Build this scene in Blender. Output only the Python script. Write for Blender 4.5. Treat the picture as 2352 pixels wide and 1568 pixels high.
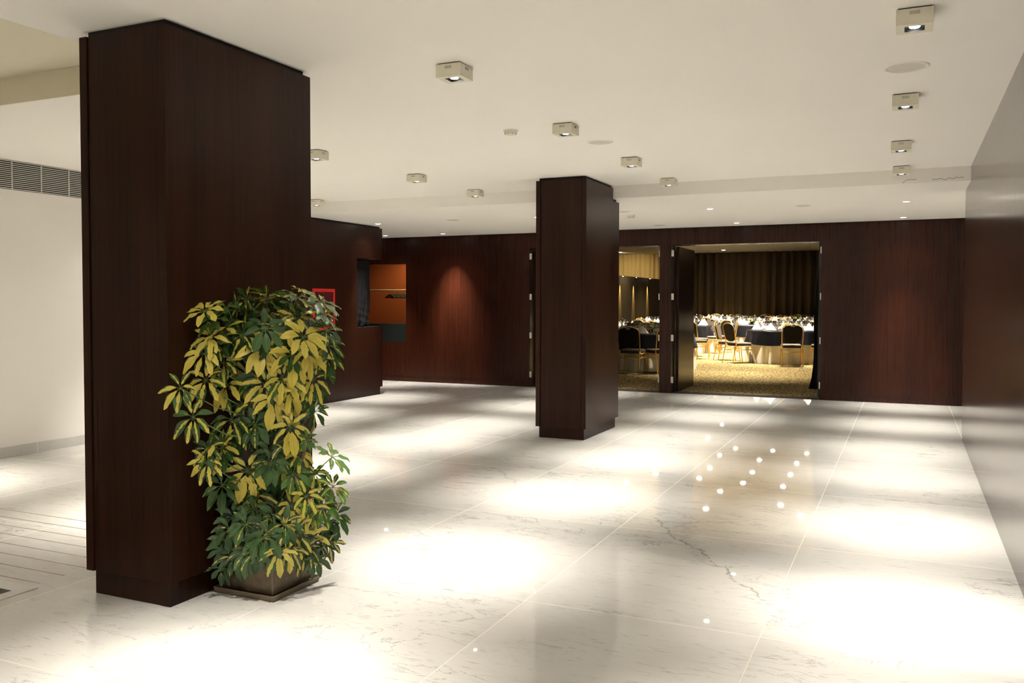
import bpy, math, random
import numpy as np
from mathutils import Vector, Matrix
for o in list(bpy.data.objects): bpy.data.objects.remove(o, do_unlink=True)
SC = bpy.context.scene
COL = SC.collection
rnd = random.Random(7)
PI = math.pi

# ------------------------------------------------------------------ camera, world, exposure
cd = bpy.data.cameras.new('camera'); cam = bpy.data.objects.new('camera', cd); COL.objects.link(cam)
cd.sensor_width = 36.0; cd.sensor_fit = 'HORIZONTAL'
cd.lens = 36.0 * 2009.2 / 2352.0
cd.shift_x = 13.35 / 2352.0
cd.shift_y = -27.37 / 2352.0
cd.clip_start = 0.05; cd.clip_end = 200
yaw, pitch, roll = 0.4306, 0.0315, 0.0010
F = Vector((-math.sin(yaw)*math.cos(pitch), math.cos(yaw)*math.cos(pitch), -math.sin(pitch)))
R0 = Vector((math.cos(yaw), math.sin(yaw), 0)); U0 = R0.cross(F)
R1 = R0*math.cos(roll) + U0*math.sin(roll); U1 = -R0*math.sin(roll) + U0*math.cos(roll)
M = Matrix((R1, U1, -F)).transposed().to_4x4(); M.translation = (0, 0, 1.5)
cam.matrix_world = M
SC.camera = cam
w = bpy.data.worlds.new('world'); SC.world = w; w.use_nodes = True
w.node_tree.nodes['Background'].inputs[0].default_value = (1.0, 0.85, 0.65, 1)
w.node_tree.nodes['Background'].inputs[1].default_value = 0.02
SC.view_settings.view_transform = 'Standard'
SC.view_settings.look = 'None'
SC.view_settings.exposure = 0.55
SC.view_settings.gamma = 1.0
SC.view_settings.use_curve_mapping = False
SC.cycles.max_bounces = 8; SC.cycles.diffuse_bounces = 5
SPOT_W = 400.0       # narrow core of           # every foyer downlight
CORE_W = 230.0           # hot centre of the beam
SPILL_W = 26.0           # wide spill of the same lamps
HALL_W = 1700.0           # every downlight of the banquet hall
WARM = (1.0, 0.93, 0.83)

# ------------------------------------------------------------------ measures
XR, ZC, YB, ZL, YF, Y1 = 0.55, 2.857, 9.865, 2.712, 14.194, 10.745
XL = -7.87
HC, YH = 3.7, 39.2       # hall ceiling and back

# ------------------------------------------------------------------ helpers
class MB:
    """collects shapes for ONE mesh object"""
    def __init__(s): s.v = []; s.f = []; s.m = []; s.uv = None; s.smooth = []
    def add(s, vs, fs, mi=0, smooth=False):
        b = len(s.v); s.v += [tuple(v) for v in vs]
        for f in fs: s.f.append(tuple(i+b for i in f)); s.m.append(mi); s.smooth.append(smooth)
    def box(s, x0, x1, y0, y1, z0, z1, mi=0):
        s.add([(x0,y0,z0),(x1,y0,z0),(x1,y1,z0),(x0,y1,z0),(x0,y0,z1),(x1,y0,z1),(x1,y1,z1),(x0,y1,z1)],
              [(0,3,2,1),(4,5,6,7),(0,1,5,4),(1,2,6,5),(2,3,7,6),(3,0,4,7)], mi)
    def tube(s, pts, r, n=8, mi=0, closed=False, caps=True):
        pts = [Vector(p) for p in pts]; N = len(pts)
        rs = r if isinstance(r, (list, tuple)) else [r]*N
        rings = []; up = Vector((0, 0, 1)); prev = None
        for i, p in enumerate(pts):
            a = pts[(i-1) % N] if (closed or i > 0) else p; b = pts[(i+1) % N] if (closed or i < N-1) else p
            t = (b-a).normalized()
            if prev is None:
                ref = up if abs(t.z) < .9 else Vector((1, 0, 0)); u = t.cross(ref).normalized()
            else:
                u = (prev - t*prev.dot(t)).normalized()
            prev = u; v = t.cross(u)
            rings.append([p + (u*math.cos(2*PI*k/n) + v*math.sin(2*PI*k/n))*rs[i] for k in range(n)])
        vs = [q for g in rings for q in g]; fs = []
        for i in range(N if closed else N-1):
            j = (i+1) % N
            for k in range(n): fs.append((i*n+k, i*n+(k+1) % n, j*n+(k+1) % n, j*n+k))
        if caps and not closed:
            fs.append(tuple(reversed(range(n)))); fs.append(tuple((N-1)*n+k for k in range(n)))
        s.add(vs, fs, mi, True)
    def lathe(s, prof, n=24, c=(0,0,0), mi=0, smooth=True, cap=False):
        vs = []; fs = []
        for r, z in prof:
            for k in range(n): vs.append((c[0]+r*math.cos(2*PI*k/n), c[1]+r*math.sin(2*PI*k/n), c[2]+z))
        for i in range(len(prof)-1):
            for k in range(n): fs.append((i*n+k, i*n+(k+1) % n, (i+1)*n+(k+1) % n, (i+1)*n+k))
        if cap: fs.append(tuple(reversed(range(n)))); fs.append(tuple((len(prof)-1)*n+k for k in range(n)))
        s.add(vs, fs, mi, smooth)
    def build(s, name, mats, parent=None, loc=None, bevel=0, kind=None):
        me = bpy.data.meshes.new(name); me.from_pydata(s.v, [], s.f)
        for mt in (mats if isinstance(mats, (list, tuple)) else [mats]): me.materials.append(mt)
        me.polygons.foreach_set('material_index', s.m); me.polygons.foreach_set('use_smooth', s.smooth)
        me.update()
        o = bpy.data.objects.new(name, me); COL.objects.link(o)
        if parent: o.parent = parent
        if loc: o.location = loc
        if bevel:
            b = o.modifiers.new('bevel', 'BEVEL'); b.width = bevel; b.segments = 2; b.limit_method = 'ANGLE'; b.angle_limit = math.radians(40)
        if kind: o['kind'] = kind
        return o

def empty(name, loc=(0,0,0), rz=0):
    o = bpy.data.objects.new(name, None); COL.objects.link(o); o.location = loc; o.rotation_euler = (0,0,rz)
    o.empty_display_size = .1
    return o
def tag(o, label=None, cat=None, group=None, kind=None):
    if label: o['label'] = label
    if cat: o['category'] = cat
    if group: o['group'] = group
    if kind: o['kind'] = kind
    return o
KIDS = {}
def kids(o): return [c for c in COL.objects if c.parent == o]
def copy_tree(root, loc, rz, label, group=None, tree=None):
    c = root.copy(); COL.objects.link(c); c.location = loc; c.rotation_euler = (0,0,rz); c['label'] = label
    if group: c['group'] = group
    for ch, subs in (tree or []):
        d = ch.copy(); COL.objects.link(d); d.parent = c
        for s in subs:
            e = s.copy(); COL.objects.link(e); e.parent = d
    return c
def tree_of(root):
    return [(ch, kids(ch)) for ch in kids(root)]

# ------------------------------------------------------------------ materials
class NT:
    def __init__(s, name):
        s.m = bpy.data.materials.new(name); s.m.use_nodes = True; s.t = s.m.node_tree
        s.b = s.t.nodes['Principled BSDF']
    def n(s, typ, **kw):
        nd = s.t.nodes.new(typ)
        for k, v in kw.items():
            if k.startswith('i_'):
                nd.inputs[int(k[2:])].default_value = v
            else: setattr(nd, k, v)
        return nd
    def l(s, a, b): s.t.links.new(a, b)
    def math(s, op, a, b=None, c=None, clamp=False):
        nd = s.t.nodes.new('ShaderNodeMath'); nd.operation = op; nd.use_clamp = clamp
        for i, q in enumerate((a, b, c)):
            if q is None: continue
            if isinstance(q, (int, float)): nd.inputs[i].default_value = q
            else: s.l(q, nd.inputs[i])
        return nd.outputs[0]
    def mix(s, f, a, b):
        nd = s.t.nodes.new('ShaderNodeMix'); nd.data_type = 'RGBA'
        for i, q in ((0, f), (6, a), (7, b)):
            if isinstance(q, (int, float)): nd.inputs[i].default_value = q
            elif isinstance(q, tuple): nd.inputs[i].default_value = (*q, 1) if len(q) == 3 else q
            else: s.l(q, nd.inputs[i])
        return nd.outputs[2]
    def noise(s, vec, scale, detail=3, rough=.5, dist=0):
        nd = s.t.nodes.new('ShaderNodeTexNoise'); s.l(vec, nd.inputs['Vector'])
        nd.inputs['Scale'].default_value = scale; nd.inputs['Detail'].default_value = detail
        nd.inputs['Roughness'].default_value = rough; nd.inputs['Distortion'].default_value = dist
        return nd.outputs['Fac']
    def mapping(s, vec, scale=(1,1,1), loc=(0,0,0), rot=(0,0,0)):
        nd = s.t.nodes.new('ShaderNodeMapping'); s.l(vec, nd.inputs[0])
        nd.inputs['Location'].default_value = loc; nd.inputs['Rotation'].default_value = rot; nd.inputs['Scale'].default_value = scale
        return nd.outputs[0]
    def ramp(s, f, a, b):     # smooth 0..1 between a and b
        nd = s.t.nodes.new('ShaderNodeMapRange'); nd.interpolation_type = 'SMOOTHSTEP'
        s.l(f, nd.inputs[0]); nd.inputs[1].default_value = a; nd.inputs[2].default_value = b
        return nd.outputs[0]
    def obj(s): return s.n('ShaderNodeTexCoord').outputs['Object']
    def sep(s, v):
        nd = s.n('ShaderNodeSeparateXYZ'); s.l(v, nd.inputs[0]); return nd.outputs
    def bump(s, h, strength=.2, dist=.01):
        nd = s.n('ShaderNodeBump'); nd.inputs['Strength'].default_value = strength; nd.inputs['Distance'].default_value = dist
        s.l(h, nd.inputs['Height']); s.l(nd.outputs[0], s.b.inputs['Normal'])
    def col(s, q):
        if isinstance(q, tuple): s.b.inputs['Base Color'].default_value = (*q, 1)
        else: s.l(q, s.b.inputs['Base Color'])
    def p(s, **kw):
        for k, v in kw.items():
            inp = s.b.inputs[{'rough':'Roughness','metal':'Metallic','spec':'Specular IOR Level','coat':'Coat Weight','coatr':'Coat Roughness','trans':'Transmission Weight','ior':'IOR','sheen':'Sheen Weight','aniso':'Anisotropic'}[k]]
            if isinstance(v, (int, float)): inp.default_value = v
            else: s.l(v, inp)
        return s.m

def plain(name, c, rough=.5, metal=0, spec=.5, var=.06, scale=30):
    t = NT(name); o = t.obj(); f = t.noise(o, scale, 3)
    t.col(t.mix(f, tuple(max(0, x*(1-var)) for x in c), tuple(min(1, x*(1+var)) for x in c)))
    return t.p(rough=rough, metal=metal, spec=spec)
def emit(name, c, s):
    t = NT(name); t.col((0.8, 0.8, 0.8)); t.b.inputs['Emission Color'].default_value = (*c, 1); t.b.inputs['Emission Strength'].default_value = s
    return t.p(rough=.4)

def wood(name, dark, light, rough=.28, axis=0, panel=1.22, off=0.0, joint=True, spec=.5, seam=(.012,.005,.003)):
    t = NT(name); o = t.obj()
    xyz = t.sep(o)
    fine = t.noise(t.mapping(o, (110, 110, 1.6)), 1, 4, .6)
    mid = t.noise(t.mapping(o, (16, 16, .35)), 1, 3, .55, .6)
    big = t.noise(t.mapping(o, (2.2, 2.2, .25)), 1, 2)
    f = t.math('ADD', t.math('MULTIPLY', fine, .40), t.math('MULTIPLY', mid, .30))
    f = t.math('ADD', f, t.math('MULTIPLY', big, .30))
    f = t.ramp(f, .32, .72)
    c = t.mix(f, dark, light)
    if joint:
        u = t.math('DIVIDE', t.math('SUBTRACT', xyz[axis], off), panel)
        wn = t.n('ShaderNodeTexWhiteNoise', noise_dimensions='1D'); t.l(t.math('FLOOR', u), wn.inputs['W'])
        k = t.math('ADD', t.math('MULTIPLY', wn.outputs['Value'], .34), .83)
        hsv = t.n('ShaderNodeHueSaturation'); t.l(c, hsv.inputs['Color']); t.l(k, hsv.inputs['Value']); c = hsv.outputs[0]
        fr = t.math('FRACT', u); d = t.math('MULTIPLY', t.math('MINIMUM', fr, t.math('SUBTRACT', 1.0, fr)), panel)
        c = t.mix(t.math('LESS_THAN', d, .0022), c, seam)
    t.col(c)
    t.bump(fine, .05, .002)
    r = t.math('ADD', t.math('MULTIPLY', fine, .12), rough-.06)
    return t.p(rough=r, spec=spec)

W_PILLAR = wood('mahogany_veneer', (.010,.0036,.0018), (.036,.0125,.006), .30, joint=False, spec=.15)
W_FAR = wood('mahogany_far_wall', (.015,.0038,.0018), (.040,.0092,.0037), .28, 0, 1.18, -.62, spec=.22)
W_BLOCK = wood('mahogany_block', (.012,.004,.002), (.034,.009,.004), .32, 1, .90, 11.0, spec=.2)
W_RIGHT = wood('mahogany_right_wall', (.014,.0055,.003), (.042,.018,.010), .17, 1, 1.18, .3, spec=.9, seam=(.03,.012,.008))
W_DOOR = wood('mahogany_door', (.010,.0045,.003), (.026,.011,.006), .22, joint=False, spec=.4)
BLACKGAP = plain('shadow_gap_black', (.006,.005,.005), .8)

def paint(name, c, rough=.85):
    t = NT(name); o = t.obj(); f = t.noise(o, 1.1, 4); g = t.noise(o, 160, 2)
    t.col(t.mix(f, tuple(x*.965 for x in c), c)); t.bump(g, .03, .002)
    return t.p(rough=rough, spec=.3)
P_CEIL = paint('ceiling_paint', (.93,.905,.855))
P_COFF = paint('shaded_coffer_paint', (.76,.71,.56))  # olive paint, its colour also darkened to hold the shade of the recess
P_WALL = paint('white_wall_paint', (.86,.83,.79))
P_HALLC = paint('hall_ceiling_paint', (.80,.74,.58))

def marble_nodes(t, o, base=(.585,.577,.545), vein=(.20,.20,.19)):
    cloud = t.noise(t.mapping(o, (1,1,1)), .9, 5, .6, .4)
    c = t.mix(t.ramp(cloud, .35, .72), base, tuple(x*.90 for x in base))
    # short slanting flecks
    m1 = t.mapping(o, (8, 36, 8), rot=(0,0,.30))
    fl = t.noise(m1, 1, 5, .7, .5)
    c = t.mix(t.math('MULTIPLY', t.ramp(fl, .55, .76), .50), c, vein)
    m3 = t.mapping(o, (.9, 5, 1), rot=(0,0,.22)); bd = t.noise(m3, 1, 4, .6, .8)
    c = t.mix(t.math('MULTIPLY', t.ramp(bd, .48, .74), .16), c, (.41,.41,.385))
    fl2 = t.noise(t.mapping(o, (11, 55, 9), rot=(0,0,.24), loc=(3,1,0)), 1, 4, .65, .4)
    c = t.mix(t.math('MULTIPLY', t.ramp(fl2, .60, .76), .55), c, vein)
    # thin wandering veins
    m2 = t.mapping(o, (.8, 2.4, 1), rot=(0,0,.5))
    vn = t.noise(m2, 1.7, 8, .62, 1.2)
    d = t.math('ABSOLUTE', t.math('SUBTRACT', vn, .5))
    mask = t.ramp(t.noise(t.mapping(o, loc=(4,2,0)), 1.3, 2), .50, .62)
    v = t.math('MULTIPLY', t.math('SUBTRACT', 1.0, t.ramp(d, 0.0, .012)), mask)
    c = t.mix(t.math('MULTIPLY', v, .6), c, tuple(x*.75 for x in vein))
    return c

def marble_floor():
    t = NT('polished_marble_floor'); o = t.obj(); x, y, z = t.sep(o)
    DX, DY, X0, Y0 = 1.1446, 1.5902, -1.7288, 3.9984
    u = t.math('DIVIDE', t.math('SUBTRACT', x, X0), DX); v = t.math('DIVIDE', t.math('SUBTRACT', y, Y0), DY)
    # every slab has its own piece of stone
    cb = t.n('ShaderNodeCombineXYZ'); t.l(t.math('FLOOR', u), cb.inputs[0]); t.l(t.math('FLOOR', v), cb.inputs[1])
    wn = t.n('ShaderNodeTexWhiteNoise', noise_dimensions='3D'); t.l(cb.outputs[0], wn.inputs[0])
    sc = t.n('ShaderNodeVectorMath', operation='SCALE'); t.l(wn.outputs['Color'], sc.inputs[0]); sc.inputs['Scale'].default_value = 9
    ad = t.n('ShaderNodeVectorMath', operation='ADD'); t.l(o, ad.inputs[0]); t.l(sc.outputs[0], ad.inputs[1])
    c = marble_nodes(t, ad.outputs[0])
    hsv = t.n('ShaderNodeHueSaturation'); t.l(c, hsv.inputs['Color'])
    t.l(t.math('ADD', t.math('MULTIPLY', wn.outputs['Value'], .09), .93), hsv.inputs['Value']); c = hsv.outputs[0]
    # two dark cracks of the stone itself
    wob = t.math('MULTIPLY', t.math('SUBTRACT', t.noise(o, 3.2, 6, .65), .5), .34)
    for (ax, ay, bx, by, wd, st) in ((-1.62,5.98,-.60,4.43,.014,.62), (-1.38,5.9,-1.05,4.9,.10,.22), (-3.32,7.10,-2.9,6.45,.016,.40), (-3.05,2.45,-2.35,3.05,.02,.3)):
        L = math.hypot(bx-ax, by-ay); tx, ty = (bx-ax)/L, (by-ay)/L
        px = t.math('SUBTRACT', x, ax); py = t.math('SUBTRACT', y, ay)
        al = t.math('ADD', t.math('MULTIPLY', px, tx), t.math('MULTIPLY', py, ty))
        ac = t.math('ADD', t.math('SUBTRACT', t.math('MULTIPLY', py, tx), t.math('MULTIPLY', px, ty)), wob)
        q = t.math('SUBTRACT', 1.0, t.ramp(t.math('ABSOLUTE', ac), wd*.25, wd))
        q = t.math('MULTIPLY', q, t.math('MULTIPLY', t.ramp(al, 0, .12), t.math('SUBTRACT', 1.0, t.ramp(al, L-.12, L))))
        q = t.math('MULTIPLY', q, t.ramp(t.noise(o, 24, 3), .3, .6))
        c = t.mix(t.math('MULTIPLY', q, st), c, (.16,.155,.15))
    def near(w, step, half):
        fr = t.math('FRACT', w); d = t.math('MULTIPLY', t.math('MINIMUM', fr, t.math('SUBTRACT', 1.0, fr)), step)
        return t.math('LESS_THAN', d, half)
    g = t.math('MAXIMUM', near(u, DX, .0020), near(v, DY, .0020))
    c = t.mix(g, c, (.68,.63,.53))
    # anti-slip grooves by the left wall, parallel to the cross joints
    gv = t.math('DIVIDE', t.math('SUBTRACT', y, 4.19), .1475)
    gm = near(gv, .1475, .0055)
    slope = t.math('ADD', t.math('MULTIPLY', y, -.2), -3.38)
    gm = t.math('MULTIPLY', gm, t.math('MULTIPLY', t.math('LESS_THAN', y, 4.26), t.math('GREATER_THAN', y, 3.10)))
    gm = t.math('MULTIPLY', gm, t.math('MULTIPLY', t.math('LESS_THAN', x, t.math('ADD', t.math('MULTIPLY', t.math('LESS_THAN', y, 3.4), -.36), -3.82)), t.math('GREATER_THAN', x, -7.6)))
    c = t.mix(t.math('MULTIPLY', gm, .9), c, (.15,.10,.05))
    t.col(c)
    r = t.math('ADD', t.math('MULTIPLY', g, .26), .022)
    return t.p(rough=r, spec=.5)
MARBLE = marble_floor()
t = NT('marble_plain'); t.col(marble_nodes(t, t.obj())); MARBLE2 = t.p(rough=.15)
t = NT('marble_skirting'); o_ = t.obj(); c_ = marble_nodes(t, o_, (.60,.595,.57), (.30,.30,.29)); x_, y_, z_ = t.sep(o_)
fr_ = t.math('FRACT', t.math('DIVIDE', t.math('SUBTRACT', y_, 5.93), 1.2)); c_ = t.mix(t.math('LESS_THAN', fr_, .004), c_, (.85,.82,.75)); t.col(c_); MARBLE_SK = t.p(rough=.2)

t = NT('hall_carpet'); o_ = t.obj()
a_ = t.noise(t.mapping(o_, (1,1,1)), 26, 3, .6, .8); b_ = t.noise(o_, 70, 2)
c_ = t.mix(t.ramp(a_, .42, .60), (.035,.024,.009), (.52,.41,.20)); c_ = t.mix(t.math('MULTIPLY', t.ramp(b_, .45, .7), .5), c_, (.09,.065,.028)); t.col(c_)
CARPET = t.p(rough=.95, spec=.1)

def cloth(name, c1, c2, scale=300, rough=.8, sheen=.1, spec=.2, bmp=.1):
    t = NT(name); o = t.obj(); f = t.noise(o, scale, 2); t.col(t.mix(f, c1, c2)); t.bump(f, bmp, .002)
    return t.p(rough=rough, sheen=sheen, spec=spec)
CURTAIN = cloth('brown_curtain_cloth', (.10,.070,.034), (.14,.098,.05))
GOLDCURT = cloth('gold_curtain_cloth', (.42,.29,.10), (.52,.37,.13))
BLACKCL = cloth('black_cloth', (.006,.006,.006), (.010,.010,.010))
VINYL = cloth('black_vinyl_cover', (.006,.006,.007), (.010,.010,.011), 20, .36, 0, .22, .3)
WHITECL = cloth('white_tablecloth', (.72,.68,.58), (.76,.72,.62))
NAPKIN = cloth('napkin_cloth', (.82,.80,.77), (.86,.84,.81))
OVERLAY = cloth('navy_satin_overlay', (.008,.009,.013), (.012,.013,.019), 60, .22, 0, .3, .05)
GRANITE = plain('black_granite', (.012,.014,.013), .35, var=.7, scale=220, spec=.1)
ORANGE = plain('orange_paint', (.36,.085,.014), .8, var=.05)
CREAM = plain('lamp_cream_enamel', (.72,.68,.56), .5)
WHITEP = plain('white_plastic', (.80,.77,.70), .5)
SPK = plain('speaker_grille', (.62,.59,.53), .7)
DARKP = plain('black_plastic', (.010,.010,.012), .4)
GREYSLOT = plain('vent_slot_grey', (.22,.20,.16), .7)
STEEL = plain('hinge_steel', (.60,.58,.50), .35, .6)
REDP = plain('red_enamel', (.55,.012,.012), .4)
REDIN = plain('dark_red_enamel', (.16,.008,.008), .5)
COPPER = plain('brass_nozzle', (.50,.26,.12), .35, .7)
HOSE = cloth('white_hose_canvas', (.50,.50,.50), (.62,.61,.60), 120)
GOLD = plain('gold_tube', (.75,.47,.13), .30, .85, var=.03)
CH_BLACK = cloth('chair_back_black', (.008,.007,.007), (.012,.011,.010))
CH_SIDE = cloth('chair_seat_edge', (.022,.019,.017), (.03,.026,.023))
t = NT('chair_striped_fabric'); o_ = t.obj(); x_, y_, z_ = t.sep(o_); s_ = t.math('LESS_THAN', t.math('FRACT', t.math('MULTIPLY', x_, 55)), .5)
t.col(t.mix(s_, (.085,.066,.048), (.14,.112,.085))); CH_FAB = t.p(rough=.8)
CHROME = plain('chrome_handle', (.85,.83,.78), .15, 1)
t = NT('clear_glass'); t.col((1,1,1)); GLASS = t.p(rough=.0, trans=1.0, ior=1.45)
YELLOW = plain('yellow_flower', (.80,.66,.02), .6)
GREENF = plain('green_stem', (.06,.14,.03), .6)
LAMP_ON = emit('lamp_glow', (1.0,.97,.92), 14)
LAMP_REC = emit('recessed_lamp_glow', (1.0,.96,.88), 20)
HALL_ON = emit('hall_lamp_glow', (1.0,.94,.82), 50)

# ------------------------------------------------------------------ the room shell
b = MB(); b.box(-10.6, 4.0, -9.6, YF+.02, -.12, 0); b.build('floor', MARBLE, kind='structure')
b = MB()
# near ceiling with the raised coffer on the left, beam face, lower ceiling beyond
XC, YC, ZK = -3.97, 4.09, 3.04
b.box(XC, 4.0, -9.6, YB, ZC, ZC+.5); b.box(-10.6, XC, YC, YB, ZC, ZC+.5); b.box(-10.6, XC, -1.5, YC, ZK+.002, ZK+.3); b.box(-10.6, XC, -9.6, -1.5, ZC, ZC+.5)
b.build('ceiling', P_CEIL, kind='structure')
b = MB(); b.box(-10.6, XC, -1.5, YC-.002, ZK, ZK+.0019); b.box(-10.6, XC-.001, YC-.004, YC-.001, ZC+.001, ZK); b.build('ceiling', P_COFF, kind='structure')
b = MB(); b.box(-10.6, 4.0, YB, YF, ZL, ZL+.62); b.build('ceiling.001', P_CEIL, kind='structure')

# right wall: plinth slightly behind the panels
b = MB(); b.box(XR, XR+.25, 1.2, Y1, .09, ZC); w_r = b.build('wall_right', W_RIGHT, kind='structure')
b = MB(); b.box(XR+.005, XR+.24, 1.2, Y1-.012, 0, .09); b.build('baseboard_right', W_RIGHT, kind='structure')
# closing walls: behind the camera, recess on the right, passage on the left
b = MB(); b.box(-10.6, 4.0, -9.8, -9.6, 0, 3.4); b.box(XR+.01, XR+.25, -9.6, 1.2, 0, ZC); b.build('wall_rear', P_WALL, kind='structure')
b = MB(); b.box(3.0, 3.2, Y1, YF, 0, ZL); b.box(XR+.25, 3.2, Y1-.25, Y1, 0, ZL); b.build('wall_recess', P_WALL, kind='structure')
b = MB(); b.box(-10.6, -10.4, 9.5, YF, 0, ZL+.2); b.build('wall_passage', W_FAR, kind='structure')
b = MB(); b.box(XL-.2, XL, -9.6, 9.5, .1, ZK); b.build('wall_left', P_WALL, kind='structure')
b = MB(); b.box(XL-.2, XL+.012, -9.6, 9.5, 0, .1); b.build('baseboard_left', MARBLE_SK, kind='structure', bevel=.002)

# far wall with two double-door openings and the cloakroom hatch
ZD = 2.442
T = .26
AX0, AX1, CX0, CX1 = -6.075, -3.724, -3.545, -1.205
b = MB(); y0, y1 = YF, YF+T
def wallbox(xa, xb, za, zb): b.box(xa, xb, y0, y1, za, zb)
HX0, HX1, HZ0, HZ1 = -10.0, -8.597, .737, 2.215
wallbox(-10.6, HX0, .11, ZL-.015); wallbox(HX0, HX1, .11, HZ0); wallbox(HX0, HX1, HZ1, ZL-.015)
wallbox(HX1, AX0, .11, ZL-.015); wallbox(AX0, AX1, ZD, ZL-.015); wallbox(AX1, CX0, 0, ZL-.015)
wallbox(CX0, CX1, ZD, ZL-.015); wallbox(CX1, 4.0, .11, ZL-.015)
b.build('wall_far', W_FAR, kind='structure')
b = MB(); b.box(-10.6, AX0, YF+.008, YF+T-.01, 0, .11); b.box(CX1, 4.0, YF+.008, YF+T-.01, 0, .11)
b.build('baseboard_far', W_FAR, kind='structure')
b = MB(); b.box(-10.6, 4.0, YF+.03, YF+T, ZL-.015, ZL+.3); b.build('trim_1', BLACKGAP, kind='structure')
b = MB(); b.box(AX0, AX1, YF+.02, YF+T+.05, -.12, .004); b.box(CX0, CX1, YF+.02, YF+T+.05, -.12, .004)
b.build('trim_2', BLACKGAP, kind='structure')
for (xa, xb, nm) in ((AX0, AX1, 'a'), (CX0, CX1, 'c')):
    b = MB(); e = .012
    b.box(xa, xa+e, YF+.004, YF+T, .004, ZD); b.box(xb-e, xb, YF+.004, YF+T, .004, ZD); b.box(xa+e, xb-e, YF+.004, YF+T, ZD-e, ZD)
    b.build('trim_3' if nm == 'a' else 'trim_4', W_DOOR, kind='structure')

# door leaves, opened into the hall, with four hinges each
HZ = (2.30, 1.59, .912, .222)
def leaf(idx, xh, side, label):
    root = empty('door_%d' % idx, (xh, YF+T+.012, 0)); tag(root, label, kind='structure')
    b = MB(); s = side; L = 1.14; th = .055
    xa, xb = (0, th) if s > 0 else (-th, 0)
    b.box(xa, xb, 0, L, .012, ZD-.02); b.build('leaf', W_DOOR, root, bevel=.004)
    for z in HZ:
        b = MB(); w0, w1 = (-.004, .034) if (s > 0) else (-.004, .012)
        b.box(min(s*w0, s*w1), max(s*w0, s*w1), -T-.016, -T-.010, z-.052, z+.052)
        b.tube([(0, -T-.016, z-.05), (0, -T-.016, z+.05)], .006, 8)
        b.build('hinge', STEEL, root)
    return root
leaf(1, AX0+.014, 1, 'dark wooden door leaf behind the middle pillar, folded open into the hall')
leaf(2, AX1-.014, -1, 'dark wooden door leaf open behind the narrow wall strip')
leaf(3, CX0+.014, 1, 'dark wooden door leaf standing open into the hall beside the wide opening')
leaf(4, CX1-.014, -1, 'dark wooden door leaf at the right side of the wide opening')
# cloakroom block on the left with its notched counter corner
BX0, BX1, BY0, BY1 = -8.25, -7.77, 9.45, 12.09
b = MB()
b.box(BX0, BX1, BY0, 11.37, .125, ZL-.03)
b.box(BX0, BX1, 11.37, BY1, .125, 1.10); b.box(BX0, BX1, 11.37, BY1, 2.188, ZL-.03)
b.build('wall_cloakroom', W_BLOCK, kind='structure')
b = MB(); b.box(BX0, BX1-.03, BY0, BY1-.03, 0, .125); b.build('baseboard_cloakroom', W_BLOCK, kind='structure')
b = MB(); b.box(BX0, BX1-.03, BY0, BY1-.03, ZL-.03, ZL); b.build('trim_5', BLACKGAP, kind='structure')
b = MB(); b.box(BX0+.01, BX1-.006, 11.372, BY1-.008, 1.10, 1.106)
tag(b.build('counter_top', GRANITE), 'thin black counter slab in the notched corner of the wooden block', 'counter')
# wrinkled black vinyl cover standing on the counter
b = MB(); ny, nz = 26, 34; vs = []; fs = []
for i in range(nz+1):
    for j in range(ny+1):
        u, v = j/ny, i/nz
        y = 11.385 + u*.495; z = 1.108 + v*1.07
        amp = .004 + .022*(1-v)**2
        x = -7.875 + amp*(math.sin(u*17+v*5)*.6 + math.sin(u*31-v*11)*.4 + math.sin(v*60+u*6)*.35*(1-v)) + .03*math.sin(u*PI)*(1-v)
        vs.append((x, y, z))
for i in range(nz):
    for j in range(ny): a = i*(ny+1)+j; fs.append((a, a+1, a+ny+2, a+ny+1))
b.add(vs, fs, 0, True); 
o = b.build('vinyl_cover', VINYL); m = o.modifiers.new('s', 'SOLIDIFY'); m.thickness = .05; m.offset = -1
tag(o, 'black wrinkled vinyl cover hanging in the notched corner above the counter', 'cover')

# cloakroom hatch room, orange, behind the far wall
b = MB(); b.box(HX0, HX1, YF+.004, YF+T+.06, HZ0, 1.085); b.build('trim_6', GRANITE, kind='structure')
b = MB(); b.box(-11.5, -7.6, 16.3, 16.5, 0, 3); b.box(-7.8, -7.6, YF+T, 16.3, 0, 3); b.box(-11.7, -11.5, YF+T, 16.3, 0, 3)
b.box(-11.7, -7.6, YF+T, 16.5, 2.9, 3.0); b.box(-11.7, -7.6, YF+T, 16.5, -.1, 0)
b.build('wall_cloakroom.001', ORANGE, kind='structure')
b = MB(); b.tube([(-11.4, 15.75, 1.745), (-7.82, 15.75, 1.745)], .016, 10)
tag(b.build('clothes_rail', plain('pale_rail', (.72,.66,.42), .4)), 'pale clothes rail across the orange cloakroom hatch', 'rail')
hb = MB()
pts = [(0, 0, .075), (0, .022, .09), (0, .03, .11), (0, .02, .128), (0, 0, .135), (0, -.02, .125)]
hb.tube([(0,0,.03)]+pts, .003, 6, 1)
hb.tube([(0,-.20,-.045), (0,-.1,.0), (0,0,.03), (0,.1,.0), (0,.20,-.045)], .011, 6, 0); hb.tube([(0,-.20,-.045), (0,.20,-.045)], .007, 6, 0)
HANG = plain('dark_hanger_wood', (.035,.045,.02), .4)
h0 = hb.build('coat_hanger', [HANG, CHROME]); h0.location = (-9.93, 15.75, 1.628)
h0.rotation_euler = (0, 0, 1.1); tag(h0, 'dark coat hanger on the rail in the orange cloakroom', 'coat hanger', 'coat hangers in the cloakroom')
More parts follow.
